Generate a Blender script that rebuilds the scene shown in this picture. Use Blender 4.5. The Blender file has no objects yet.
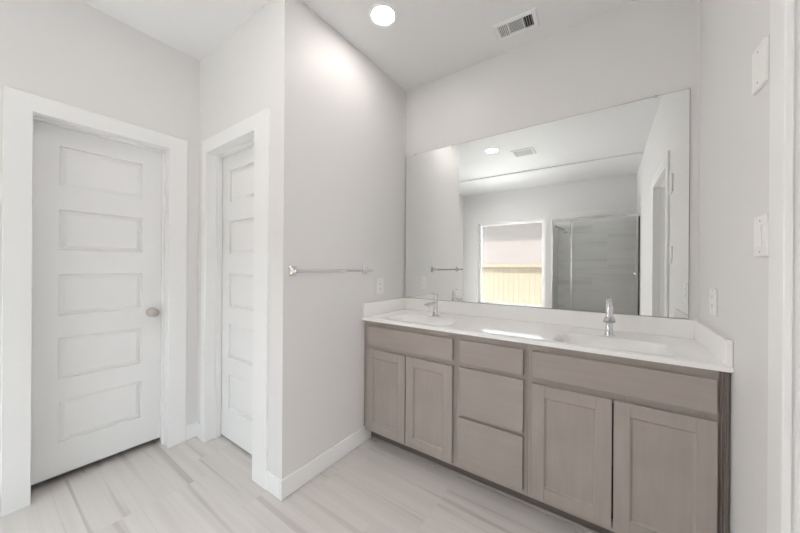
import bpy, bmesh, math, random
from mathutils import Vector, Matrix
from mathutils.geometry import delaunay_2d_cdt
random.seed(4)
sc = bpy.context.scene
COL = sc.collection

# ------------------------------------------------------------------ camera
cam_d = bpy.data.cameras.new('camera')
cam = bpy.data.objects.new('camera', cam_d)
COL.objects.link(cam)
cam_d.sensor_width = 36.0
cam_d.lens = 36.0 * 300.85 / 800.0
cam_d.clip_start = 0.02
cam.matrix_world = (Matrix.Translation((0, 0, 1.2484)) @ Matrix.Rotation(math.radians(34.869), 4, 'Z')
                    @ Matrix.Rotation(math.radians(90), 4, 'X') @ Matrix.Rotation(math.radians(0.382), 4, 'Z'))
sc.camera = cam

# ------------------------------------------------------------------ world, sun, window portal, added fill lights, exposure
SKY_STRENGTH = 4.0
SUN_STRENGTH = 13.0
EXPOSURE = 1.12
world = bpy.data.worlds.new('daylight_sky')
sc.world = world
world.use_nodes = True
wn = world.node_tree
wn.nodes.clear()
w_out = wn.nodes.new('ShaderNodeOutputWorld')
w_bg = wn.nodes.new('ShaderNodeBackground')
w_bg.inputs['Color'].default_value = (0.82, 0.94, 1.0, 1)
w_bg.inputs['Strength'].default_value = SKY_STRENGTH
wn.links.new(w_bg.outputs[0], w_out.inputs[0])


def lamp(name, kind, loc, rot, energy, color=(1, 1, 1), **kw):
    d = bpy.data.lights.new(name, kind)
    d.energy = energy
    d.color = color
    for k, v in kw.items():
        setattr(d, k, v)
    o = bpy.data.objects.new(name, d)
    o.location = loc
    o.rotation_euler = rot
    COL.objects.link(o)
    return o


# the sun stands behind the house and lights the fence and the neighbouring wall
lamp('sun', 'SUN', (0, 4, 8), (math.radians(-20), 0, math.radians(12)), SUN_STRENGTH, (1, 0.985, 0.97), angle=math.radians(2))
# daylight entering through the bathroom window
# portal only: tells the renderer where the sky's light comes in
wp = lamp('window_portal', 'AREA', (-1.5525, -1.84, 1.315), (math.radians(-90), 0, math.radians(180)), 1, shape='RECTANGLE', size=1.235, size_y=1.63)
wp.rotation_euler = (math.radians(90), 0, math.radians(180))
wp.data.cycles.is_portal = True
# added fill light past the open doorway, brightens the towel wall
lamp('bedroom_fill_light', 'AREA', (3.1, 0.20, 1.35), (0, math.radians(90), 0), 17, (1.0, 0.985, 0.965),
     shape='RECTANGLE', size=1.7, size_y=1.2)
# added fill light past an added left-wall opening, outside the camera's view
lamp('side_fill_light', 'AREA', (-3.33, -0.66, 1.45), (0, math.radians(-90), 0), 31, (1.0, 0.99, 0.98),
     shape='RECTANGLE', size=1.7, size_y=1.0)

vs = sc.view_settings
vs.view_transform = 'Standard'
vs.look = 'None'
vs.exposure = EXPOSURE
vs.gamma = 1
vs.use_curve_mapping = False
sc.cycles.diffuse_bounces = 10
sc.cycles.glossy_bounces = 6
sc.cycles.max_bounces = 14
sc.cycles.transparent_max_bounces = 16

# ------------------------------------------------------------------ materials


def new_mat(name):
    m = bpy.data.materials.new(name)
    m.use_nodes = True
    return m, m.node_tree, m.node_tree.nodes['Principled BSDF']


def paint(name, col, rough=0.5, bump=0.0, bscale=300, var=0.0, spec=0.5, metallic=0.0):
    m, nt, b = new_mat(name)
    b.inputs['Roughness'].default_value = rough
    b.inputs['Metallic'].default_value = metallic
    b.inputs['Specular IOR Level'].default_value = spec
    tc = nt.nodes.new('ShaderNodeTexCoord')
    n = nt.nodes.new('ShaderNodeTexNoise')
    n.inputs['Scale'].default_value = 3.0
    nt.links.new(tc.outputs['Object'], n.inputs['Vector'])
    mx = nt.nodes.new('ShaderNodeMix')
    mx.data_type = 'RGBA'
    mx.inputs['A'].default_value = (*[c * (1 - var) for c in col], 1)
    mx.inputs['B'].default_value = (*[min(1, c * (1 + var)) for c in col], 1)
    nt.links.new(n.outputs['Fac'], mx.inputs['Factor'])
    nt.links.new(mx.outputs['Result'], b.inputs['Base Color'])
    if bump > 0:
        n2 = nt.nodes.new('ShaderNodeTexNoise')
        n2.inputs['Scale'].default_value = bscale
        n2.inputs['Detail'].default_value = 3
        nt.links.new(tc.outputs['Object'], n2.inputs['Vector'])
        bp = nt.nodes.new('ShaderNodeBump')
        bp.inputs['Strength'].default_value = bump
        bp.inputs['Distance'].default_value = 0.001
        nt.links.new(n2.outputs['Fac'], bp.inputs['Height'])
        nt.links.new(bp.outputs['Normal'], b.inputs['Normal'])
    return m


def wood(name, col, dark, axis):
    """stained maple: very soft grain running along one axis"""
    m, nt, b = new_mat(name)
    b.inputs['Roughness'].default_value = 0.42
    b.inputs['Specular IOR Level'].default_value = 0.4
    tc = nt.nodes.new('ShaderNodeTexCoord')
    mp = nt.nodes.new('ShaderNodeMapping')
    s = [26, 26, 26]
    s[axis] = 2.2
    mp.inputs['Scale'].default_value = s
    nt.links.new(tc.outputs['Object'], mp.inputs['Vector'])
    n = nt.nodes.new('ShaderNodeTexNoise')
    n.inputs['Scale'].default_value = 1.5
    n.inputs['Detail'].default_value = 5
    n.inputs['Distortion'].default_value = 0.4
    nt.links.new(mp.outputs[0], n.inputs['Vector'])
    n2 = nt.nodes.new('ShaderNodeTexNoise')
    n2.inputs['Scale'].default_value = 5.0
    n2.inputs['Detail'].default_value = 2
    nt.links.new(tc.outputs['Object'], n2.inputs['Vector'])
    ad = nt.nodes.new('ShaderNodeMath')
    ad.operation = 'ADD'
    nt.links.new(n.outputs['Fac'], ad.inputs[0])
    nt.links.new(n2.outputs['Fac'], ad.inputs[1])
    cr = nt.nodes.new('ShaderNodeValToRGB')
    cr.color_ramp.elements[0].position = 0.35
    cr.color_ramp.elements[0].color = (*dark, 1)
    cr.color_ramp.elements[1].position = 0.68
    cr.color_ramp.elements[1].color = (*col, 1)
    h = nt.nodes.new('ShaderNodeMath')
    h.operation = 'MULTIPLY'
    h.inputs[1].default_value = 0.5
    nt.links.new(ad.outputs[0], h.inputs[0])
    nt.links.new(h.outputs[0], cr.inputs['Fac'])
    nt.links.new(cr.outputs['Color'], b.inputs['Base Color'])
    return m


def metal(name, col, rough):
    m, nt, b = new_mat(name)
    b.inputs['Base Color'].default_value = (*col, 1)
    b.inputs['Metallic'].default_value = 1
    b.inputs['Roughness'].default_value = rough
    return m


def tile_mat(name, col_a, col_b, vein, grout, bw, bh, ux, uy, offset, streak, mortar=0.0035, shift=(0, 0), rough=0.35):
    """porcelain tile: rectangles, each with linear veining along its length (ux), thin grout"""
    m, nt, b = new_mat(name)
    L = nt.links.new
    b.inputs['Roughness'].default_value = rough
    geo = nt.nodes.new('ShaderNodeNewGeometry')
    sp = nt.nodes.new('ShaderNodeSeparateXYZ')
    L(geo.outputs['Position'], sp.inputs[0])
    cb = nt.nodes.new('ShaderNodeCombineXYZ')
    L(sp.outputs[ux], cb.inputs[0])
    L(sp.outputs[uy], cb.inputs[1])
    mp = nt.nodes.new('ShaderNodeMapping')
    mp.inputs['Location'].default_value = (shift[0], shift[1], 0)
    L(cb.outputs[0], mp.inputs['Vector'])
    br = nt.nodes.new('ShaderNodeTexBrick')
    br.inputs['Scale'].default_value = 1
    br.inputs['Brick Width'].default_value = bw
    br.inputs['Row Height'].default_value = bh
    br.inputs['Mortar Size'].default_value = mortar / 2
    br.inputs['Mortar Smooth'].default_value = 0.1
    br.offset = offset
    br.offset_frequency = 2 if offset == 0.5 else 3
    br.inputs['Color1'].default_value = (0, 0, 0, 1)
    br.inputs['Color2'].default_value = (1, 1, 1, 1)
    br.inputs['Mortar'].default_value = (0.5, 0.5, 0.5, 1)
    L(mp.outputs[0], br.inputs['Vector'])
    # every tile samples its own stretch of the vein pattern
    sc1 = nt.nodes.new('ShaderNodeVectorMath')
    sc1.operation = 'MULTIPLY'
    sc1.inputs[1].default_value = (7.3, 3.1, 5.0)
    L(br.outputs['Color'], sc1.inputs[0])
    st = nt.nodes.new('ShaderNodeVectorMath')
    st.operation = 'MULTIPLY'
    st.inputs[1].default_value = (streak[0], streak[1], 1)
    L(cb.outputs[0], st.inputs[0])
    av = nt.nodes.new('ShaderNodeVectorMath')
    av.operation = 'ADD'
    L(st.outputs[0], av.inputs[0])
    L(sc1.outputs[0], av.inputs[1])
    n1 = nt.nodes.new('ShaderNodeTexNoise')
    n1.inputs['Scale'].default_value = 1
    n1.inputs['Detail'].default_value = 3.5
    n1.inputs['Roughness'].default_value = 0.55
    n1.inputs['Distortion'].default_value = 0.25
    L(av.outputs[0], n1.inputs['Vector'])
    r1 = nt.nodes.new('ShaderNodeValToRGB')
    r1.color_ramp.elements[0].position = 0.3
    r1.color_ramp.elements[0].color = (*col_b, 1)
    r1.color_ramp.elements[1].position = 0.65
    r1.color_ramp.elements[1].color = (*col_a, 1)
    L(n1.outputs['Fac'], r1.inputs['Fac'])
    # sparse darker veins
    n2 = nt.nodes.new('ShaderNodeTexNoise')
    n2.inputs['Scale'].default_value = 0.8
    n2.inputs['Detail'].default_value = 2.5
    n2.inputs['Roughness'].default_value = 0.6
    n2.inputs['Distortion'].default_value = 0.3
    av2 = nt.nodes.new('ShaderNodeVectorMath')
    av2.operation = 'ADD'
    av2.inputs[1].default_value = (11.7, 4.2, 3.3)
    L(av.outputs[0], av2.inputs[0])
    L(av2.outputs[0], n2.inputs['Vector'])
    r2 = nt.nodes.new('ShaderNodeValToRGB')
    r2.color_ramp.elements[0].position = 0.56
    r2.color_ramp.elements[0].color = (0, 0, 0, 1)
    r2.color_ramp.elements[1].position = 0.70
    r2.color_ramp.elements[1].color = (1, 1, 1, 1)
    L(n2.outputs['Fac'], r2.inputs['Fac'])
    m1 = nt.nodes.new('ShaderNodeMix')
    m1.data_type = 'RGBA'
    L(r2.outputs['Color'], m1.inputs['Factor'])
    L(r1.outputs['Color'], m1.inputs['A'])
    m1.inputs['B'].default_value = (*vein, 1)
    m2 = nt.nodes.new('ShaderNodeMix')
    m2.data_type = 'RGBA'
    L(br.outputs['Fac'], m2.inputs['Factor'])
    L(m1.outputs['Result'], m2.inputs['A'])
    m2.inputs['B'].default_value = (*grout, 1)
    L(m2.outputs['Result'], b.inputs['Base Color'])
    bp = nt.nodes.new('ShaderNodeBump')
    bp.invert = True
    bp.inputs['Strength'].default_value = 0.4
    bp.inputs['Distance'].default_value = 0.001
    L(br.outputs['Fac'], bp.inputs['Height'])
    L(bp.outputs['Normal'], b.inputs['Normal'])
    return m


def glass_mat(name, tint, gloss=0.08):
    m, nt, b = new_mat(name)
    nt.nodes.remove(b)
    tr = nt.nodes.new('ShaderNodeBsdfTransparent')
    tr.inputs[0].default_value = (*tint, 1)
    gl = nt.nodes.new('ShaderNodeBsdfGlossy')
    gl.inputs['Roughness'].default_value = 0.02
    gl.inputs['Color'].default_value = (0.95, 0.97, 0.97, 1)
    fr = nt.nodes.new('ShaderNodeFresnel')
    fr.inputs['IOR'].default_value = 1.25
    mx = nt.nodes.new('ShaderNodeMixShader')
    nt.links.new(fr.outputs[0], mx.inputs[0])
    nt.links.new(tr.outputs[0], mx.inputs[1])
    nt.links.new(gl.outputs[0], mx.inputs[2])
    nt.links.new(mx.outputs[0], nt.nodes['Material Output'].inputs[0])
    return m


M = {}
M['wall'] = paint('wall_paint_greige', (0.755, 0.747, 0.745), 0.50, 0.12, 260, 0.006)
M['ceiling'] = paint('ceiling_paint', (0.79, 0.793, 0.798), 0.5, 0.12, 200, 0.006)
M['trim'] = paint('trim_white_semigloss', (0.84, 0.845, 0.845), 0.34, 0, 1, 0.004)
M['door'] = paint('door_white_satin', (0.81, 0.815, 0.815), 0.42, 0.05, 160, 0.004)
M['plastic'] = paint('white_plastic', (0.86, 0.855, 0.83), 0.3)
M['dark'] = paint('dark_void', (0.02, 0.02, 0.02), 0.7)
M['slot'] = paint('dark_slot', (0.05, 0.05, 0.05), 0.6)
M['counter'] = paint('cultured_marble_white', (0.92, 0.91, 0.895), 0.16, 0, 1, 0.01)
M['wood_v'] = wood('greige_stained_maple_vertical', (0.412, 0.364, 0.332), (0.368, 0.324, 0.294), 2)
M['wood_h'] = wood('greige_stained_maple_horizontal', (0.412, 0.364, 0.332), (0.368, 0.324, 0.294), 0)
M['wood_shaded'] = wood('greige_stained_maple_shaded', (0.235, 0.20, 0.172), (0.18, 0.152, 0.13), 2)  # scribe strip only: its shadow is put into a darker wood colour
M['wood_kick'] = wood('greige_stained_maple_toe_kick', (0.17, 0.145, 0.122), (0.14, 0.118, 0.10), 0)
M['cabinet_inside'] = paint('cabinet_inside', (0.12, 0.10, 0.085), 0.6)
M['chrome'] = metal('polished_chrome', (0.74, 0.75, 0.76), 0.07)
M['nickel'] = metal('satin_nickel', (0.52, 0.50, 0.47), 0.28)
M['mirror'] = metal('mirror_silvering', (0.92, 0.935, 0.925), 0.0)
M['mirror_edge'] = paint('mirror_edge_grey', (0.12, 0.14, 0.13), 0.3)
M['floor'] = tile_mat('linear_porcelain_floor_tile', (0.665, 0.625, 0.60), (0.60, 0.56, 0.538), (0.43, 0.395, 0.37),
                      (0.60, 0.57, 0.545), 0.61, 0.305, 0, 1, 0.33, (0.55, 24.0), shift=(0.13, 0.10), rough=0.3)
M['shower_tile'] = tile_mat('grey_linear_shower_tile', (0.80, 0.795, 0.785), (0.73, 0.727, 0.718), (0.64, 0.637, 0.63),
                            (0.80, 0.80, 0.79), 0.61, 0.305, 0, 2, 0.33, (0.6, 11.0), rough=0.3)
M['shower_tile_side'] = tile_mat('grey_linear_shower_tile_side', (0.80, 0.795, 0.785), (0.73, 0.727, 0.718), (0.64, 0.637, 0.63),
                                 (0.80, 0.80, 0.79), 0.61, 0.305, 1, 2, 0.33, (0.6, 11.0), rough=0.3)
M['glass'] = glass_mat('clear_glass', (0.97, 0.985, 0.98))
M['shower_glass'] = glass_mat('shower_glass', (0.985, 0.99, 0.988))
M['rubber'] = paint('black_door_seal', (0.03, 0.03, 0.03), 0.5)
M['fence'] = paint('yellow_pine_fence', (0.112, 0.083, 0.056), 0.7, 0, 1, 0.03)
M['neighbour'] = paint('pinkish_brick_wall', (0.086, 0.067, 0.061), 0.8, 0, 1, 0.05)
M['bounce_gravel_yard'] = paint('bounce_white_gravel', (0.78, 0.77, 0.75), 0.9, 0, 1, 0.1)  # unseen ground, made white to bounce daylight up to the ceiling
M['grille_shade'] = paint('duct_shade_dark', (0.035, 0.033, 0.032), 0.7)


def lamp_mat():
    m, nt, b = new_mat('lit_led_lens')
    b.inputs['Base Color'].default_value = (0.9, 0.9, 0.9, 1)
    b.inputs['Emission Color'].default_value = (1.0, 0.93, 0.88, 1)
    b.inputs['Emission Strength'].default_value = 29
    return m


M['led'] = lamp_mat()

# ------------------------------------------------------------------ mesh helpers


def box(bm, x0, x1, y0, y1, z0, z1, bev=0.0, seg=1):
    r = bmesh.ops.create_cube(bm, size=1.0)
    vs_ = r['verts']
    for v in vs_:
        v.co = Vector(((x0 + x1) / 2 + v.co.x * (x1 - x0), (y0 + y1) / 2 + v.co.y * (y1 - y0), (z0 + z1) / 2 + v.co.z * (z1 - z0)))
    if bev > 0:
        es = list({e for v in vs_ for e in v.link_edges})
        bmesh.ops.bevel(bm, geom=es, offset=bev, segments=seg, affect='EDGES', profile=0.5)
    return vs_


def loft(bm, rings, cap=True, closed=True):
    vr = [[bm.verts.new(p) for p in ring] for ring in rings]
    n = len(vr[0])
    for a, b_ in zip(vr[:-1], vr[1:]):
        for i in range(n if closed else n - 1):
            j = (i + 1) % n
            bm.faces.new((a[i], a[j], b_[j], b_[i]))
    if cap:
        bm.faces.new(list(reversed(vr[0])))
        bm.faces.new(vr[-1])
    return vr


def lathe(bm, prof, origin, axis='Z', n=32):
    """prof: list of (radius, height) along the axis"""
    ax = {'X': Vector((1, 0, 0)), 'Y': Vector((0, 1, 0)), 'Z': Vector((0, 0, 1)), '-Y': Vector((0, -1, 0)), '-Z': Vector((0, 0, -1))}[axis] \
        if isinstance(axis, str) else Vector(axis).normalized()
    t = Vector((0, 0, 1)) if abs(ax.z) < 0.9 else Vector((1, 0, 0))
    u = ax.cross(t).normalized()
    w = ax.cross(u).normalized()
    o = Vector(origin)
    rings = []
    for r, h in prof:
        rings.append([o + ax * h + (u * math.cos(2 * math.pi * i / n) + w * math.sin(2 * math.pi * i / n)) * max(r, 1e-4) for i in range(n)])
    loft(bm, rings)
    for f in bm.faces:
        f.smooth = True


def rrect(cx, cy, hx, hy, r, n=6):
    pts = []
    for (sx, sy, a0) in ((1, 1, 0), (-1, 1, 90), (-1, -1, 180), (1, -1, 270)):
        for k in range(n + 1):
            a = math.radians(a0 + 90 * k / n)
            pts.append((cx + sx * (hx - r) + r * math.cos(a), cy + sy * (hy - r) + r * math.sin(a)))
    return pts


ORG = {}


def world_origin(o):
    return ORG.get(o.name, Vector((0, 0, 0)))


def obj(name, bm, mat, parent=None, smooth=None, keep_origin=False):
    bmesh.ops.recalc_face_normals(bm, faces=bm.faces[:])
    me = bpy.data.meshes.new(name)
    xs = [v.co.copy() for v in bm.verts]
    lo = Vector((min(p.x for p in xs), min(p.y for p in xs), min(p.z for p in xs)))
    hi = Vector((max(p.x for p in xs), max(p.y for p in xs), max(p.z for p in xs)))
    org = Vector(((lo.x + hi.x) / 2, (lo.y + hi.y) / 2, lo.z))
    if keep_origin:
        org = Vector((0, 0, 0))
    for v in bm.verts:
        v.co -= org
    if smooth is not None:
        for f in bm.faces:
            f.smooth = True
    bm.to_mesh(me)
    bm.free()
    if smooth is not None:
        me.set_sharp_from_angle(angle=math.radians(smooth))
    me.materials.append(mat)
    o = bpy.data.objects.new(name, me)
    COL.objects.link(o)
    ORG[o.name] = org
    if parent is not None:
        o.parent = parent
        o.location = org - world_origin(parent)
    else:
        o.location = org
    return o


def thing(name, label, cat, loc, group=None):
    o = bpy.data.objects.new(name, None)
    o.empty_display_size = 0.1
    COL.objects.link(o)
    o.location = loc
    ORG[o.name] = Vector(loc)
    o['label'] = label
    o['category'] = cat
    if group:
        o['group'] = group
    return o


def tag(o, label, cat, group=None, kind=None):
    o['label'] = label
    o['category'] = cat
    if group:
        o['group'] = group
    if kind:
        o['kind'] = kind
    return o


def struct(name, bm, mat, label, cat='wall', smooth=None):
    o = obj(name, bm, mat, None, smooth)
    return tag(o, label, cat, kind='structure')


def dup(root, loc, label, group=None):
    r = root.copy()
    COL.objects.link(r)
    r.location = loc
    r['label'] = label
    if group:
        r['group'] = group
    for ch in list(root.children):
        c = ch.copy()
        COL.objects.link(c)
        c.parent = r
        for g in ch.children:
            d = g.copy()
            COL.objects.link(d)
            d.parent = c
    return r


B = bmesh.new

# ------------------------------------------------------------------ room dimensions (metres; camera stands at x=0, y=0)
YM = 2.131      # wall that carries the mirror
XT = -1.434     # wall that carries the towel bar
XR = 0.373      # right wall
YC = 0.9645     # closet front wall
XL = -2.472     # left door wall
YB = -1.68      # window wall
H = 2.743
XO0, XO1 = -3.4, 3.2
BH = 0.108      # baseboard height
# door openings
D1A, D1B, DT = 0.184, 0.785, 2.045
C1A, C1B = -2.335, -1.700
R1A, R1B = 0.40, 1.176
L2A, L2B = -1.18, -0.16   # opening added for the side fill light, out of view

# ------------------------------------------------------------------ structure
bm = B(); box(bm, XO0, XO1, YB - 0.15, YM + 0.12, -0.12, 0)
struct('floor', bm, M['floor'], 'pale beige linear-veined rectangular tile floor', 'floor')
bm = B(); box(bm, XO0, XO1, YB - 0.15, YM + 0.12, H, H + 0.12)
box(bm, XL + 0.001, XR - 0.001, YB + 0.001, -0.68, H - 0.022, H + 0.001)
struct('ceiling', bm, M['ceiling'], 'flat grey-white painted ceiling with a shallow drop over the window side', 'ceiling')

bm = B(); box(bm, XO0, XO1, YM, YM + 0.12, 0, H)
struct('wall_back', bm, M['wall'], 'greige wall behind the vanity and the wide mirror')
bm = B(); box(bm, XT - 0.12, XT, YC + 0.12, YM, 0, H)
struct('wall_towel_side', bm, M['wall'], 'greige wall that carries the towel bar, left of the vanity')
# closet wall with its opening
bm = B()
box(bm, XL, C1A, YC, YC + 0.12, 0, H)
box(bm, C1B, XT, YC, YC + 0.12, 0, H)
box(bm, C1A, C1B, YC, YC + 0.12, DT, H)
struct('wall_closet_side', bm, M['wall'], 'greige wall around the narrow closet door')
bm = B()
box(bm, XL - 0.15, XL, YB, L2A, 0, H)
box(bm, XL - 0.15, XL, L2B, D1A, 0, H)
box(bm, XL - 0.15, XL, L2A, L2B, DT, H)
box(bm, XL - 0.15, XL, D1B, YM, 0, H)
box(bm, XL - 0.15, XL, D1A, D1B, DT, H)
struct('wall_left', bm, M['wall'], 'greige wall around the wide five-panel door at left')
bm = B()
box(bm, XR, XR + 0.12, YB, R1A, 0, H)
box(bm, XR, XR + 0.12, R1B, YM, 0, H)
box(bm, XR, XR + 0.12, R1A, R1B, DT, H)
struct('wall_right', bm, M['wall'], 'greige right wall with switch plates beside the open doorway')
# window wall
WX0, WX1, WZ0, WZ1 = -2.17, -0.935, 0.50, 2.13
bm = B()
box(bm, XO0, WX0, YB - 0.15, YB, 0, H)
box(bm, WX1, XO1, YB - 0.15, YB, 0, H)
box(bm, WX0, WX1, YB - 0.15, YB, 0, WZ0)
box(bm, WX0, WX1, YB - 0.15, YB, WZ1, H)
struct('wall_window_side', bm, M['wall'], 'greige wall around the bright square window, seen in the mirror')
bm = B(); box(bm, XO0 - 0.12, XO0, YB - 0.15, YM + 0.12, 0, H)
struct('wall_far_left', bm, M['wall'], 'unseen outer wall beyond the left door')
bm = B(); box(bm, XO1, XO1 + 0.12, YB - 0.15, YM + 0.12, 0, H)
struct('wall_far_right', bm, M['wall'], 'unseen outer wall of the bedroom past the doorway')


bm = B(); box(bm, XO0, XL - 0.15, 0.02, 0.12, 0, H)  # added to stop the side fill light leaking under the left door
struct('wall_fill_block', bm, M['wall'], 'unseen partition wall added to keep the side fill light off the left door')


# baseboards: flat board with an eased top edge
def board(bm, x0, x1, y0, y1, h=BH):
    box(bm, x0, x1, y0, y1, 0, h, 0.004)


T = 0.014
bm = B(); board(bm, XT, XT + T, YC - T, 1.688)
struct('baseboard_towel_side', bm, M['trim'], 'white baseboard under the towel bar', 'baseboard')
bm = B(); board(bm, -1.563, XT, YC - T, YC)
struct('baseboard_closet_right', bm, M['trim'], 'short white baseboard right of the closet casing', 'baseboard')
bm = B(); board(bm, XL, -2.392, YC - T, YC)
struct('baseboard_closet_left', bm, M['trim'], 'tiny white baseboard in the corner left of the closet casing', 'baseboard')
bm = B(); board(bm, XL, XL + T, 0.888, YC - T)
struct('baseboard_left', bm, M['trim'], 'short white baseboard right of the left door casing', 'baseboard')
bm = B(); board(bm, XL, XL + T, L2B + 0.083, 0.094)
struct('baseboard_left_front', bm, M['trim'], 'white baseboard left of the left door casing', 'baseboard')
bm = B(); board(bm, XR - T, XR, 1.259, 1.688)
struct('baseboard_right', bm, M['trim'], 'white baseboard between doorway casing and vanity', 'baseboard')
bm = B(); board(bm, XR - T, XR, -0.93, R1A - 0.085)
struct('baseboard_right_front', bm, M['trim'], 'white baseboard between the shower and the open doorway', 'baseboard')
bm = B(); board(bm, XL + T, -0.80, YB, YB + T)
struct('baseboard_window_side', bm, M['trim'], 'white baseboard under the window', 'baseboard')


# ------------------------------------------------------------------ doors, jambs, casings
def mapped(bm, f):
    for v in bm.verts:
        v.co = Vector(f(v.co.x, v.co.y, v.co.z))


def panel_door(u0, u1, z0, z1, p0, p1, panels):
    """local frame: x=u across, y=d outward, z up; front face at d=0"""
    bm = B()
    th = 0.035
    box(bm, u0, u1, -th, -0.014, z0, z1)
    box(bm, u0, p0, -0.014, 0, z0, z1)
    box(bm, p1, u1, -0.014, 0, z0, z1)
    zs = [z0] + [z for p in panels for z in p] + [z1]
    for a, b_ in zip(zs[0::2], zs[1::2]):
        box(bm, p0, p1, -0.014, 0, a, b_)
    for a, b_ in panels:
        rings = []
        for ins, d in ((0.0, 0.0), (0.0025, -0.0125), (0.005, -0.0130), (0.027, -0.0015), (0.030, -0.0012)):
            rings.append([(p0 + ins, d, a + ins), (p1 - ins, d, a + ins), (p1 - ins, d, b_ - ins), (p0 + ins, d, b_ - ins)])
        vr = loft(bm, rings, cap=False)
        bm.faces.new(vr[-1])
    return bm


PANELS = [(0.225, 0.467), (0.588, 0.830), (0.953, 1.192), (1.330, 1.562), (1.695, 1.925)]
fl = lambda u, d, z: (XL - 0.108 + d, u, z)          # left door faces +x
fc = lambda u, d, z: (u, YC + 0.098 - d, z)          # closet door faces -y

bm = panel_door(0.187, 0.782, 0.042, 2.036, 0.295, 0.668, PANELS)
mapped(bm, fl)
door1 = struct('door_1', bm, M['door'], 'wide white five-panel door with satin knob on the left wall', 'door')
bm = panel_door(C1A + 0.003, C1B - 0.003, 0.014, 2.036, C1A + 0.112, C1B - 0.112, PANELS)
mapped(bm, fc)
door2 = struct('door_2', bm, M['door'], 'narrow white five-panel closet door deep in its frame', 'door')


def knob(name, parent, origin, axis):
    bm = B()
    lathe(bm, [(0.033, 0.0), (0.033, 0.006), (0.028, 0.010), (0.013, 0.012), (0.011, 0.030), (0.017, 0.036),
               (0.0265, 0.044), (0.029, 0.052), (0.0275, 0.060), (0.020, 0.066), (0.008, 0.068), (0.0, 0.068)], origin, axis, 36)
    return obj(name, bm, M['nickel'], parent)


k = knob('door_knob', door1, (XL - 0.108, 0.722, 0.925), 'X')
k['label'] = 'round satin nickel knob'
k = knob('door_knob', door2, (C1B - 0.068, YC + 0.098, 0.925), '-Y')
k['label'] = 'round satin nickel knob'


def casing(name, u0, u1, zt, wl_, wr, wt, th, f, label, jamb):
    """U-shaped flat casing round the opening u0..u1; jamb = (depth_from, depth_to, stop) along -d"""
    bm = B()
    a0, a1, b0, b1 = u0 - wl_, u0 + 0.006, u1 - 0.006, u1 + wr
    zi, zo = zt - 0.006, zt + wt
    loop = [(a0, 0), (a1, 0), (a1, zi), (b0, zi), (b0, 0), (b1, 0), (b1, zo), (a0, zo)]
    # outline stepped in slightly at the front gives the eased edge
    e = 0.0025
    ease = [(a0 + e, 0), (a1 - e, 0), (a1 - e, zi + e), (b0 + e, zi + e), (b0 + e, 0), (b1 - e, 0), (b1 - e, zo - e), (a0 + e, zo - e)]
    rings = [[(p[0], d, p[1]) for p in lp] for d, lp in ((0, loop), (th - e, loop), (th, ease))]
    vr = loft(bm, rings, cap=False)
    fv = vr[-1]
    bm.faces.new((fv[0], fv[1], fv[2], fv[7]))
    bm.faces.new((fv[7], fv[2], fv[3], fv[6]))
    bm.faces.new((fv[3], fv[4], fv[5], fv[6]))
    mapped(bm, f)
    o = struct(name, bm, M['trim'], label, 'door casing')
    bm = B()
    d0, d1, s0, s1 = jamb
    jt = 0.012
    box(bm, u0 - 0.001, u0 + 0.002, d0, d1, 0, zt)
    box(bm, u1 - 0.002, u1 + 0.001, d0, d1, 0, zt)
    box(bm, u0, u1, d0, d1, zt - 0.003, zt + 0.001)
    if s0 is not None:
        for a, b_ in ((u0 + 0.002, u0 + jt), (u1 - jt, u1 - 0.002)):
            box(bm, a, b_, s0, s1, 0, zt - 0.003, 0.001)
        box(bm, u0 + jt, u1 - jt, s0, s1, zt - 0.014, zt - 0.003, 0.001)
    mapped(bm, f)
    j = obj('door_jamb', bm, M['trim'], o)
    return o


cl = lambda u, d, z: (XL + d, u, z)
cc = lambda u, d, z: (u, YC - d, z)
cr_ = lambda u, d, z: (XR - d, u, z)
# left door: stop strip sits just in front of the slab
casing('trim_1', D1A, D1B, DT, 0.088, 0.102, 0.085, 0.015, cl, 'white flat casing around the left five-panel door', (-0.149, 0.0, -0.105, -0.068))
casing('trim_2', C1A, C1B, DT, 0.055, 0.137, 0.085, 0.015, cc, 'white flat casing around the narrow closet door', (-0.119, 0.0, -0.095, -0.058))
casing('trim_3', R1A, R1B, DT, 0.082, 0.082, 0.085, 0.015, cr_, 'white flat casing around the open doorway at the right edge', (-0.119, 0.0, -0.075, -0.040))

casing('trim_4', L2A, L2B, DT, 0.082, 0.082, 0.085, 0.015, cl, 'white flat casing around the added fill-light opening in the left wall, out of view', (-0.149, 0.0, None, None))  # casing of the opening added to let the side fill light in

# ------------------------------------------------------------------ window
bm = B()
fw = 0.05
yf0, yf1 = YB - 0.13, YB - 0.08
for a in ((WX0, WX0 + fw, WZ0, WZ1), (WX1 - fw, WX1, WZ0, WZ1), (WX0 + fw, WX1 - fw, WZ0, WZ0 + fw), (WX0 + fw, WX1 - fw, WZ1 - fw, WZ1)):
    box(bm, a[0], a[1], yf0, yf1, a[2], a[3], 0.004)
win = struct('window_1', bm, M['trim'], 'bright square white-framed window onto a yellow fence, seen in the mirror', 'window')
bm = B(); box(bm, WX0 + fw - 0.004, WX1 - fw + 0.004, yf0 + 0.02, yf0 + 0.026, WZ0 + fw - 0.004, WZ1 - fw + 0.004)
obj('window_pane', bm, M['glass'], win)
bm = B(); box(bm, WX0 - 0.02, WX1 + 0.02, YB - 0.08, YB + 0.02, WZ0 - 0.004, WZ0 + 0.014, 0.003)
obj('window_sill', bm, M['trim'], win)



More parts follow.
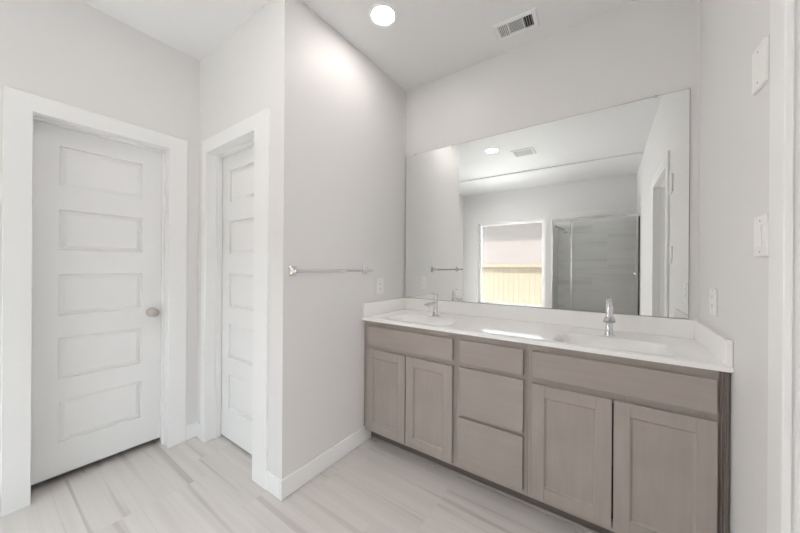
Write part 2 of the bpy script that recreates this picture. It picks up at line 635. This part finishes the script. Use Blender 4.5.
def fill_frame(name, x0, x1, yc, zc, w, h, label):  # frame added round an unseen fill light
    bm_ = B()
    box(bm_, x0, x1, yc - w / 2 - 0.05, yc - w / 2, zc - h / 2 - 0.05, zc + h / 2 + 0.05, 0.004)
    box(bm_, x0, x1, yc + w / 2, yc + w / 2 + 0.05, zc - h / 2 - 0.05, zc + h / 2 + 0.05, 0.004)
    box(bm_, x0, x1, yc - w / 2, yc + w / 2, zc - h / 2 - 0.05, zc - h / 2, 0.004)
    box(bm_, x0, x1, yc - w / 2, yc + w / 2, zc + h / 2, zc + h / 2 + 0.05, 0.004)
    struct(name, bm_, M['trim'], label, 'window')


fill_frame('side_fill_frame', XO0 + 0.0005, -3.31, -0.66, 1.45, 1.0, 1.7, 'white frame added round the side fill light, out of view')
fill_frame('bedroom_fill_frame', 3.08, XO1 - 0.0005, 0.20, 1.35, 1.2, 1.7, 'white frame added round the bedroom fill light, out of view')

# ------------------------------------------------------------------ outdoors beyond the window
bm = B(); box(bm, -16, 10, -14, YB - 0.16, -0.32, -0.30)
struct('bounce_gravel_yard', bm, M['bounce_gravel_yard'], 'unseen gravel yard outside the window, made white to bounce daylight indoors', 'gravel yard')
fence = thing('yard_fence', 'pale yellow wooden board fence outside the window, seen in the mirror', 'fence', (-2.0, -4.6, -0.3))
bm = B()
x = -6.5
while x < 3.5:
    box(bm, x, x + 0.136, -4.6 + random.uniform(-0.003, 0.003), -4.58, -0.3, 1.36)
    x += 0.14
obj('fence_board', bm, M['fence'], fence)['kind'] = 'stuff'
bm = B(); box(bm, -6.5, 3.5, -4.56, -4.52, 1.25, 1.34)
obj('fence_rail', bm, M['fence'], fence)
nb = thing('neighbour_house', 'pinkish brick house beyond the yellow fence, seen through the window', 'house', (-3, -9.5, -0.3))
bm = B(); box(bm, -13, 8, -12, -9.0, -0.3, 3.5)
obj('house_wall', bm, M['neighbour'], nb)
bm = B(); box(bm, -13.3, 8.3, -12.3, -8.6, 3.5, 3.65)
obj('roof_eave', bm, M['trim'], nb)

# ------------------------------------------------------------------ shower (seen in the mirror)
SX, SY = -0.71, -0.96
bm = B(); box(bm, SX, XR - 0.010, YB, YB + 0.010, 0, 2.20)
struct('wall_shower_back', bm, M['shower_tile'], 'grey horizontal tile at the back of the shower', 'tiled wall')
bm = B(); box(bm, XR - 0.010, XR, YB, SY + 0.02, 0, 2.20)
struct('wall_shower_side', bm, M['shower_tile_side'], 'grey horizontal tile on the right side of the shower', 'tiled wall')
bm = B(); box(bm, SX - 0.10, SX, YB, SY, 0, 1.965)
struct('wall_shower_partition', bm, M['wall'], 'narrow partition wall between window and shower', 'wall')
bm = B()
box(bm, SX, XR - 0.010, SY - 0.05, SY + 0.05, 0, 0.09, 0.008, 2)
box(bm, SX, XR - 0.010, YB + 0.010, SY - 0.05, 0, 0.04)
tag(obj('shower_pan', bm, M['counter']), 'white shower pan and curb behind the glass', 'shower pan')
enc = thing('shower_enclosure', 'framed clear glass shower enclosure with chrome header, seen in the mirror', 'shower door', (-0.17, SY, 0.09))
bm = B(); box(bm, SX + 0.012, -0.40, SY - 0.016, SY - 0.010, 0.11, 1.965)
obj('fixed_panel', bm, M['shower_glass'], enc)
bm = B(); box(bm, -0.46, XR - 0.028, SY + 0.006, SY + 0.012, 0.11, 1.965)
dr = obj('sliding_door', bm, M['shower_glass'], enc)
bm = B(); lathe(bm, [(0.012, 0), (0.012, 0.03), (0.018, 0.032), (0.018, 0.05), (0, 0.05)], (XR - 0.06, SY + 0.012, 1.18), 'Y', 20)
obj('door_handle', bm, M['chrome'], dr)
bm = B(); box(bm, SX, XR - 0.010, SY - 0.022, SY + 0.024, 1.955, 1.995, 0.004)
obj('header_rail', bm, M['chrome'], enc)
bm = B(); box(bm, SX, XR - 0.010, SY - 0.022, SY + 0.024, 0.09, 0.115, 0.004)
obj('bottom_track', bm, M['chrome'], enc)
for xx in (SX, -0.452):
    bm = B(); box(bm, xx, xx + 0.012, SY - 0.020, SY + 0.020, 0.115, 1.955, 0.002)
    obj('frame_post', bm, M['chrome'], enc)
bm = B(); box(bm, XR - 0.028, XR - 0.012, SY - 0.020, SY + 0.020, 0.115, 1.955, 0.002)
o = obj('door_seal', bm, M['rubber'], enc); o['label'] = 'black vertical seal at the wall'
sh = thing('overhead_shower', 'small chrome shower head high inside the glass shower', 'shower head', (SX, -1.3, 1.93))
bm = B(); lathe(bm, [(0.028, 0), (0.028, 0.006), (0.010, 0.010), (0.009, 0.15), (0.0, 0.15)], (SX, -1.3, 1.93), (0.92, 0, -0.4), 20)
obj('shower_arm', bm, M['chrome'], sh)
bm = B(); lathe(bm, [(0.010, 0), (0.014, 0.02), (0.045, 0.05), (0.048, 0.062), (0.0, 0.062)], (SX + 0.135, -1.3, 1.872), (0.35, 0, -0.93), 24)
obj('spray_head', bm, M['chrome'], sh)

# ------------------------------------------------------------------ vanity cabinets
YD = 1.601        # front of doors and drawers
YFR = 1.620       # front of face frame
YK = 1.690        # toe kick
ZB, ZT = 0.092, 0.868
XA, XB, XC, XD_ = XT + 0.001, -0.723, -0.3345, XR - 0.001


def carcass(parent, x0, x1):
    bm = B()
    box(bm, x0, x0 + 0.016, YFR + 0.02, YM - 0.001, ZB, ZT)
    box(bm, x1 - 0.016, x1, YFR + 0.02, YM - 0.001, ZB, ZT)
    box(bm, x0 + 0.016, x1 - 0.016, YFR + 0.02, YM - 0.001, ZB, ZB + 0.016)
    box(bm, x0 + 0.016, x1 - 0.016, YM - 0.010, YM - 0.001, ZB + 0.016, ZT)
    obj('cabinet_box', bm, M['cabinet_inside'], parent)
    bm = B()
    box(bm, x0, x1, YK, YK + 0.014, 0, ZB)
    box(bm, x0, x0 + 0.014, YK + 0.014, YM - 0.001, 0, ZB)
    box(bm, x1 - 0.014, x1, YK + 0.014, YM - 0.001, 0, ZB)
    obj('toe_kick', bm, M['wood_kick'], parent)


def face_frame(parent, x0, x1, sl, sr, rails):
    bm = B()
    box(bm, x0, x0 + sl, YFR, YFR + 0.02, ZB, ZT, 0.0008)
    box(bm, x1 - sr, x1, YFR, YFR + 0.02, ZB, ZT, 0.0008)
    for a, b_ in rails:
        box(bm, x0 + sl, x1 - sr, YFR, YFR + 0.02, a, b_, 0.0005)
    obj('face_frame', bm, M['wood_v'], parent)


def slab_front(name, parent, x0, x1, z0, z1):
    bm = B()
    box(bm, x0, x1, YD, YFR - 0.0005, z0, z1, 0.0025, 2)
    return obj(name, bm, M['wood_h'], parent)


def shaker(parent, x0, x1, z0, z1):
    w = 0.058
    bm = B()
    y1 = YFR - 0.0005
    box(bm, x0, x0 + w, YD, y1, z0, z1, 0.0015)
    box(bm, x1 - w, x1, YD, y1, z0, z1, 0.0015)
    box(bm, x0 + w, x1 - w, YD, y1, z0, z0 + w, 0.0015)
    box(bm, x0 + w, x1 - w, YD, y1, z1 - w, z1, 0.0015)
    d = obj('cabinet_door', bm, M['wood_v'], parent)
    bm = B()
    a, b_, c, e = x0 + w - 0.002, x1 - w + 0.002, z0 + w - 0.002, z1 - w + 0.002
    rings = []
    for ins, dy in ((0.0, 0.003), (0.010, 0.0095), (0.012, 0.0095)):
        rings.append([(a + ins, YD + dy, c + ins), (b_ - ins, YD + dy, c + ins), (b_ - ins, YD + dy, e - ins), (a + ins, YD + dy, e - ins)])
    vr = loft(bm, rings, cap=False)
    bm.faces.new(vr[-1])
    box(bm, a + 0.004, b_ - 0.004, YD + 0.0105, y1 - 0.002, c + 0.004, e - 0.004)
    obj('door_panel', bm, M['wood_v'], d)
    return d


RF = [(ZB, 0.135), (0.655, 0.72), (0.815, ZT)]
c1 = thing('vanity_cabinet', 'greige two-door vanity cabinet at the left end, against the towel bar wall', 'cabinet', ((XA + XB) / 2, 1.87, 0), 'vanity base cabinets')
carcass(c1, XA, XB)
face_frame(c1, XA, XB, 0.06, 0.05, RF)
slab_front('false_drawer_front', c1, -1.393, -0.744, 0.704, 0.831)
shaker(c1, -1.393, -1.073, 0.108, 0.674)
shaker(c1, -1.066, -0.744, 0.108, 0.674)

c2 = thing('vanity_cabinet', 'greige three-drawer vanity cabinet in the middle, between the two-door ones', 'cabinet', ((XB + XC) / 2, 1.87, 0), 'vanity base cabinets')
carcass(c2, XB + 0.0005, XC - 0.0005)
face_frame(c2, XB + 0.0005, XC - 0.0005, 0.045, 0.045, [(ZB, 0.135), (0.385, 0.42), (0.665, 0.72), (0.815, ZT)])
for a, b_ in ((0.703, 0.833), (0.409, 0.679), (0.122, 0.391)):
    slab_front('drawer_front', c2, -0.702, -0.355, a, b_)

c3 = thing('vanity_cabinet', 'greige two-door vanity cabinet at the right end, against the right wall', 'cabinet', ((XC + XD_) / 2, 1.87, 0), 'vanity base cabinets')
carcass(c3, XC, XD_ - 0.0)
face_frame(c3, XC, XD_ - 0.012, 0.045, 0.05, RF)
slab_front('false_drawer_front', c3, -0.314, 0.333, 0.704, 0.833)
shaker(c3, -0.314, 0.012, 0.118, 0.674)
shaker(c3, 0.018, 0.335, 0.118, 0.674)
bm = B()
box(bm, XD_ - 0.0115, XD_, YFR + 0.002, YFR + 0.018, ZB, ZT, 0.001)
for q in (0.031, 0.022, 0.012):
    box(bm, XD_ - q, XD_ - q + 0.006, YFR - 0.0045, YFR - 0.0004, ZB, ZT, 0.002)
o = obj('scribe_strip', bm, M['wood_shaded'], c3)
bm = B()
box(bm, XA + 0.0, XD_, YK - 0.010, YK - 0.0005, 0, 0.014, 0.003)
o = obj('shoe_strip', bm, M['wood_v'], None)
tag(o, 'thin greige shoe strip on the floor along the vanity toe kick', 'shoe molding')

# ------------------------------------------------------------------ countertop with two integral basins
ZC = 0.889
YF = 1.590
ct = thing('vanity_countertop', 'long white double-sink countertop with low splashes, on the vanity cabinets', 'countertop', ((XT + XR) / 2, 1.86, ZT))
x0, x1, y0, y1 = XT + 0.0012, XR - 0.0012, YF, YM - 0.0012
sinks = [(-1.045, 1.770), (-0.005, 1.770)]
HX, HY, RR = 0.232, 0.128, 0.055
bm = B()
outer = [(x0, y0 + 0.004), (x1, y0 + 0.004), (x1, y1), (x0, y1)]
pts = [Vector(p) for p in outer]
edges = [(0, 1), (1, 2), (2, 3), (3, 0)]
for cx, cy in sinks:
    ring = rrect(cx, cy, HX, HY, RR, 8)
    s = len(pts)
    pts += [Vector(p) for p in ring]
    edges += [(s + i, s + (i + 1) % len(ring)) for i in range(len(ring))]
vo, eo, fo, *_ = delaunay_2d_cdt(pts, edges, [], 1, 1e-6)
tv = [bm.verts.new((p.x, p.y, ZC)) for p in vo]


def in_sink(cx_, cy_):
    for cx, cy in sinks:
        dx, dy = abs(cx_ - cx), abs(cy_ - cy)
        if dx < HX and dy < HY:
            ex, ey = dx - (HX - RR), dy - (HY - RR)
            if ex > 0 and ey > 0 and math.hypot(ex, ey) > RR * 0.995:
                continue
            return True
    return False


for f in fo:
    c = sum((vo[i] for i in f), Vector((0, 0))) / len(f)
    if not in_sink(c.x, c.y):
        bm.faces.new([tv[i] for i in f])
# eased front edge, ends and underside
prof = [(y0 + 0.004, ZC), (y0 + 0.0012, ZC - 0.0012), (y0, ZC - 0.004), (y0, ZT + 0.001), (y0 + 0.10, ZT + 0.001)]
loft(bm, [[(xx, p[0], p[1]) for p in prof] for xx in (x0, x1)], cap=False, closed=False)
bmesh.ops.remove_doubles(bm, verts=bm.verts[:], dist=1e-5)
obj('counter_slab', bm, M['counter'], ct, smooth=40)
for cx, cy in sinks:
    bm = B()
    rings = []
    for ins, dz in ((0.0, 0.0), (0.005, -0.0006), (0.012, -0.0028), (0.021, -0.0085), (0.032, -0.026), (0.044, -0.066), (0.060, -0.104), (0.085, -0.119), (0.108, -0.122)):
        r = max(RR - ins * 0.25, 0.012)
        rings.append([(p[0], p[1], ZC + dz) for p in rrect(cx, cy, HX - ins, max(HY - ins, 0.013), min(r, max(HY - ins, 0.013)), 8)])
    vr = loft(bm, rings, cap=False)
    bm.faces.new(vr[-1])
    sb = obj('sink_basin', bm, M['counter'], ct, smooth=60)
    bm = B()
    lathe(bm, [(0.026, 0), (0.026, 0.003), (0.021, 0.005), (0.0, 0.006)], (cx, cy, ZC - 0.1225), 'Z', 28)
    o = obj('drain', bm, M['chrome'], sb); o['label'] = 'round chrome drain'
ZS = 0.985
bm = B(); box(bm, x0, x1, YM - 0.020, YM - 0.0012, ZC, ZS, 0.002)
obj('backsplash', bm, M['counter'], ct)
for a, b_ in ((x0, x0 + 0.019), (x1 - 0.019, x1)):
    bm = B(); box(bm, a, b_, YF + 0.006, YM - 0.0205, ZC, ZS, 0.002)
    obj('side_splash', bm, M['counter'], ct)

# ------------------------------------------------------------------ faucets
FY = 1.958
f1 = thing('sink_faucet', 'chrome single-lever faucet at the left sink, near the towel bar wall', 'faucet', (-1.045, FY, ZC), 'vanity faucets')
bm = B()
lathe(bm, [(0.027, 0), (0.027, 0.004), (0.0235, 0.007), (0.0190, 0.010), (0.0175, 0.060), (0.0165, 0.112), (0.0155, 0.115), (0.0, 0.115)], (-1.045, FY, ZC), 'Z', 32)
obj('faucet_body', bm, M['chrome'], f1)
bm = B()
# flat spout arching forward and slightly down
rings = []
for yy, zz, hw, hh in ((FY - 0.006, 0.092, 0.0170, 0.0105), (FY - 0.04, 0.094, 0.0200, 0.0090), (FY - 0.08, 0.093, 0.0245, 0.0070), (FY - 0.112, 0.090, 0.0260, 0.0060), (FY - 0.119, 0.0885, 0.0255, 0.0040)):
    rings.append([(p[0], yy, ZC + zz + p[1]) for p in rrect(-1.045, 0, hw, hh, min(hh, hw) * 0.6, 4)])
loft(bm, rings)
sp_ = obj('faucet_spout', bm, M['chrome'], f1, smooth=50)
bm = B(); lathe(bm, [(0.0105, 0), (0.0105, 0.012), (0.0, 0.012)], (-1.045, FY - 0.104, ZC + 0.086), '-Z', 20)
obj('aerator', bm, M['chrome'], sp_)
bm = B()
lathe(bm, [(0.0115, -0.001), (0.0115, 0.006), (0.0160, 0.008), (0.0155, 0.040), (0.013, 0.044), (0, 0.045)], (-1.045, FY, ZC + 0.116), 'Z', 32)
rings = []
for k_, yy, zz, hw, hh in ((0, FY + 0.012, 0.159, 0.0120, 0.0035), (1, FY - 0.025, 0.164, 0.0125, 0.0035), (2, FY - 0.06, 0.171, 0.0130, 0.0030), (3, FY - 0.070, 0.173, 0.0115, 0.0022)):
    rings.append([(p[0], yy, ZC + zz + p[1]) for p in rrect(-1.045, 0, hw, hh, hh * 0.9, 4)])
loft(bm, rings)
obj('lever_handle', bm, M['chrome'], f1, smooth=50)
dup(f1, (0.0, FY, ZC), 'chrome single-lever faucet at the right sink, near the outlet', 'vanity faucets')

# ------------------------------------------------------------------ mirror (very slightly out of parallel with its wall)
MX0, MX1, MZ0, MZ1 = -1.419, 0.336, 0.987, 2.180
TILT = math.radians(0.25)
mr = thing('vanity_mirror', 'wide frameless rectangular mirror above the vanity backsplash', 'mirror', ((MX0 + MX1) / 2, YM - 0.008, MZ0))


def tilt(bm):
    piv = Vector((MX1, YM - 0.001, 0))
    R_ = Matrix.Rotation(TILT, 4, 'Z')
    for v in bm.verts:
        v.co = piv + R_ @ (v.co - piv)


bm = B(); box(bm, MX0, MX1, YM - 0.006, YM - 0.002, MZ0, MZ1)
tilt(bm)
obj('mirror_backing', bm, M['mirror_edge'], mr)
bm = B()
yy = YM - 0.0065
box(bm, MX0 + 0.0015, MX1 - 0.0015, yy - 0.0005, yy + 0.0004, MZ0 + 0.0015, MZ1 - 0.0015)
tilt(bm)
obj('mirror_glass', bm, M['mirror'], mr)
for xx, zz in ((0.20, MZ1), (-1.0, MZ1), (-1.33, MZ1)):
    bm = B(); box(bm, xx - 0.008, xx + 0.008, YM - 0.010, YM - 0.0075, zz - 0.009, zz + 0.004, 0.001)
    tilt(bm)
    o = obj('mirror_clip', bm, M['chrome'], mr)

# ------------------------------------------------------------------ towel bar
tb = thing('towel_bar', 'polished chrome towel bar on the greige wall left of the vanity', 'towel bar', (XT, 1.34, 1.22))
bm = B(); box(bm, XT + 0.060, XT + 0.068, 0.990, 1.638, 1.212, 1.228, 0.002, 2)
obj('bar', bm, M['chrome'], tb)
for yy in (1.020, 1.614):
    bm = B()
    rings = []
    for d, hh, r in ((0.0, 0.027, 0.006), (0.007, 0.027, 0.006), (0.012, 0.022, 0.006), (0.030, 0.012, 0.005), (0.060, 0.010, 0.004), (0.071, 0.0095, 0.003)):
        rings.append([(XT + d, yy + p[0], 1.220 + p[1]) for p in rrect(0, 0, min(hh, 0.024), hh, r, 4)])
    loft(bm, rings)
    obj('bar_post', bm, M['chrome'], tb, smooth=40)


# ------------------------------------------------------------------ electrical plates
def plate(name, label, cat, c, f, style, w=0.072, h=0.117, th=0.006, group=None):
    """c=(u,z) centre; f maps (u,d,z)"""
    u, z = c
    org = f(u, 0, z - h / 2)
    t = thing(name, label, cat, org, group)
    bm = B(); box(bm, u - w / 2, u + w / 2, 0.0003, th, z - h / 2, z + h / 2, 0.0022, 2); mapped(bm, f)
    obj('wall_plate', bm, M['plastic'], t)
    if style == 'outlet':
        for dz in (0.0195, -0.0195):
            bm = B(); box(bm, u - 0.0165, u + 0.0165, th, th + 0.0018, z + dz - 0.0145, z + dz + 0.0145, 0.0015); mapped(bm, f)
            r = obj('receptacle', bm, M['plastic'], t)
            bm = B()
            for du in (-0.0065, 0.0065):
                box(bm, u + du - 0.0011, u + du + 0.0011, th + 0.0016, th + 0.0021, z + dz - 0.002, z + dz + 0.007)
            box(bm, u - 0.0022, u + 0.0022, th + 0.0016, th + 0.0021, z + dz - 0.010, z + dz - 0.006)
            mapped(bm, f)
            obj('socket_slots', bm, M['slot'], r)
    elif style == 'decora':
        bm = B(); box(bm, u - 0.0165, u + 0.0165, th, th + 0.0035, z - 0.033, z + 0.033, 0.0018); mapped(bm, f)
        obj('rocker', bm, M['plastic'], t)
    elif style == 'toggle':
        for dz in (0.0, ):
            bm = B(); box(bm, u - 0.005, u + 0.005, th, th + 0.012, z - 0.004, z + 0.010, 0.0015); mapped(bm, f)
            obj('toggle', bm, M['plastic'], t)
    for dz in ((0.030, -0.030) if style == 'toggle' else (0.046, -0.046)):
        bm = B()
        box(bm, u - 0.0028, u + 0.0028, th, th + 0.0012, z + dz - 0.0028, z + dz + 0.0028, 0.0008)
        mapped(bm, f)
        obj('screw', bm, M['nickel'], t)
    return t


ft = lambda u, d, z: (XT + d, u, z)
fr_ = lambda u, d, z: (XR - d, u, z)
plate('wall_outlet', 'white outlet plate above the left side splash, under the towel bar end', 'outlet', (1.787, 1.097), ft, 'outlet', w=0.082)
plate('wall_outlet', 'white duplex outlet plate above the right side splash beside the mirror', 'outlet', (1.849, 1.106), fr_, 'outlet', w=0.098)
plate('light_switch', 'white rocker switch plate beside the doorway casing, level with the towel bar', 'light switch', (1.342, 1.345), fr_, 'decora', w=0.094, h=0.122, th=0.008)
plate('wall_control', 'white control plate with two screws high beside the doorway casing', 'wall plate', (1.359, 1.856), fr_, 'blank', w=0.094, h=0.128, th=0.010)

# ------------------------------------------------------------------ ceiling lights
cl1 = thing('ceiling_light', 'lit round recessed light in the ceiling near the towel bar wall', 'ceiling light', (-1.116, 1.407, H), 'recessed ceiling lights')
bm = B()
# a trim ring that slopes up to a shallow lens
n = 48
rings = []
for r, dz in ((0.088, 0.0), (0.088, -0.003), (0.084, -0.005), (0.072, -0.004), (0.066, -0.001)):
    rings.append([(-1.116 + r * math.cos(2 * math.pi * i / n), 1.407 + r * math.sin(2 * math.pi * i / n), H + dz) for i in range(n)])
loft(bm, rings, cap=False)
obj('trim_ring', bm, M['trim'], cl1, smooth=60)
bm = B()
bmesh.ops.create_circle(bm, cap_ends=True, radius=0.0665, segments=48, matrix=Matrix.Translation((-1.116, 1.407, H - 0.0015)))
o = obj('light_lens', bm, M['led'], cl1)
o['label'] = 'glowing white lens'
dup(cl1, (-1.229, 0.40, H), 'lit round recessed light further back, seen only in the mirror', 'recessed ceiling lights')


# ------------------------------------------------------------------ ceiling register above the vanity
def register(name, label, cx, cy, w, d, rot, three_way=True):
    t = thing(name, label, 'ceiling vent', (cx, cy, H))
    R_ = Matrix.Translation((cx, cy, 0)) @ Matrix.Rotation(rot, 4, 'Z')

    def xf(bm):
        bmesh.ops.transform(bm, matrix=R_, verts=bm.verts[:])
    bw = 0.026
    z0, z1 = H - 0.009, H - 0.0004
    bm = B()
    # bevelled picture-frame border
    outer_, mid, inner = (w / 2, d / 2, H - 0.0008), (w / 2 - 0.006, d / 2 - 0.006, z0), (w / 2 - bw, d / 2 - bw, z0)
    back = (w / 2 - bw, d / 2 - bw, H - 0.0008)
    rings = [[(-a, -b_, z), (a, -b_, z), (a, b_, z), (-a, b_, z)] for a, b_, z in (outer_, mid, inner, back)]
    loft(bm, rings, cap=False)
    xf(bm)
    obj('vent_frame', bm, M['trim'], t)
    bm = B()
    a, b_ = w / 2 - bw, d / 2 - bw
    box(bm, -a, a, -b_, b_, H - 0.0016, H - 0.0008)
    xf(bm)
    obj('duct_shade_sheet', bm, M['grille_shade'], t)  # flat dark sheet on the ceiling, the duct's shade put into its colour
    if three_way:
        L1, L2 = -a + 0.30 * 2 * a, a - 0.27 * 2 * a
        bm = B()
        nb_ = 6
        for i in range(nb_):      # left bank of blades
            xx = -a + (i + 0.5) * (L1 + a) / nb_
            vs_ = box(bm, xx - 0.0045, xx + 0.0045, -b_, b_, -0.0006, 0.0006)
            bmesh.ops.rotate(bm, verts=vs_, cent=(xx, 0, 0), matrix=Matrix.Rotation(math.radians(35), 3, 'Y'))
            bmesh.ops.translate(bm, verts=vs_, vec=(0, 0, H - 0.0055))
        xf(bm)
        obj('left_louvers', bm, M['trim'], t)
        bm = B()
        for i in range(9):
            yy_ = -b_ + (i + 0.5) * 2 * b_ / 9
            vs_ = box(bm, L1, L2, yy_ - 0.0035, yy_ + 0.0035, -0.0005, 0.0005)
            bmesh.ops.rotate(bm, verts=vs_, cent=(0, yy_, 0), matrix=Matrix.Rotation(math.radians(14), 3, 'X'))
            bmesh.ops.translate(bm, verts=vs_, vec=(0, 0, H - 0.0050))
        for xx in (L1, L2):
            box(bm, xx - 0.0015, xx + 0.0015, -b_, b_, H - 0.009, H - 0.002)
        xf(bm)
        o = obj('middle_louvers', bm, M['trim'], t)
        bm = B()
        for i in range(4):
            xx = L2 + (i + 0.5) * (a - L2) / 4
            vs_ = box(bm, xx - 0.0045, xx + 0.0045, -b_, b_, -0.0006, 0.0006)
            bmesh.ops.rotate(bm, verts=vs_, cent=(xx, 0, 0), matrix=Matrix.Rotation(math.radians(-100), 3, 'Y'))
            bmesh.ops.translate(bm, verts=vs_, vec=(0, 0, H - 0.0060))
        xf(bm)
        obj('right_louvers', bm, M['trim'], t)
    else:
        bm = B()
        for i in range(11):
            yy_ = -b_ + (i + 0.5) * 2 * b_ / 11
            box(bm, -a, a, yy_ - 0.0045, yy_ + 0.0045, H - 0.0085, H - 0.006)
        xf(bm)
        obj('grille_slats', bm, M['trim'], t)
    return t


register('ceiling_vent', 'white three-way louvered ceiling register above the vanity', -0.484, 1.926, 0.250, 0.150, math.radians(2))
register('ceiling_vent', 'square white exhaust grille in the ceiling, seen only in the mirror', -0.91, 0.12, 0.27, 0.25, 0, False)
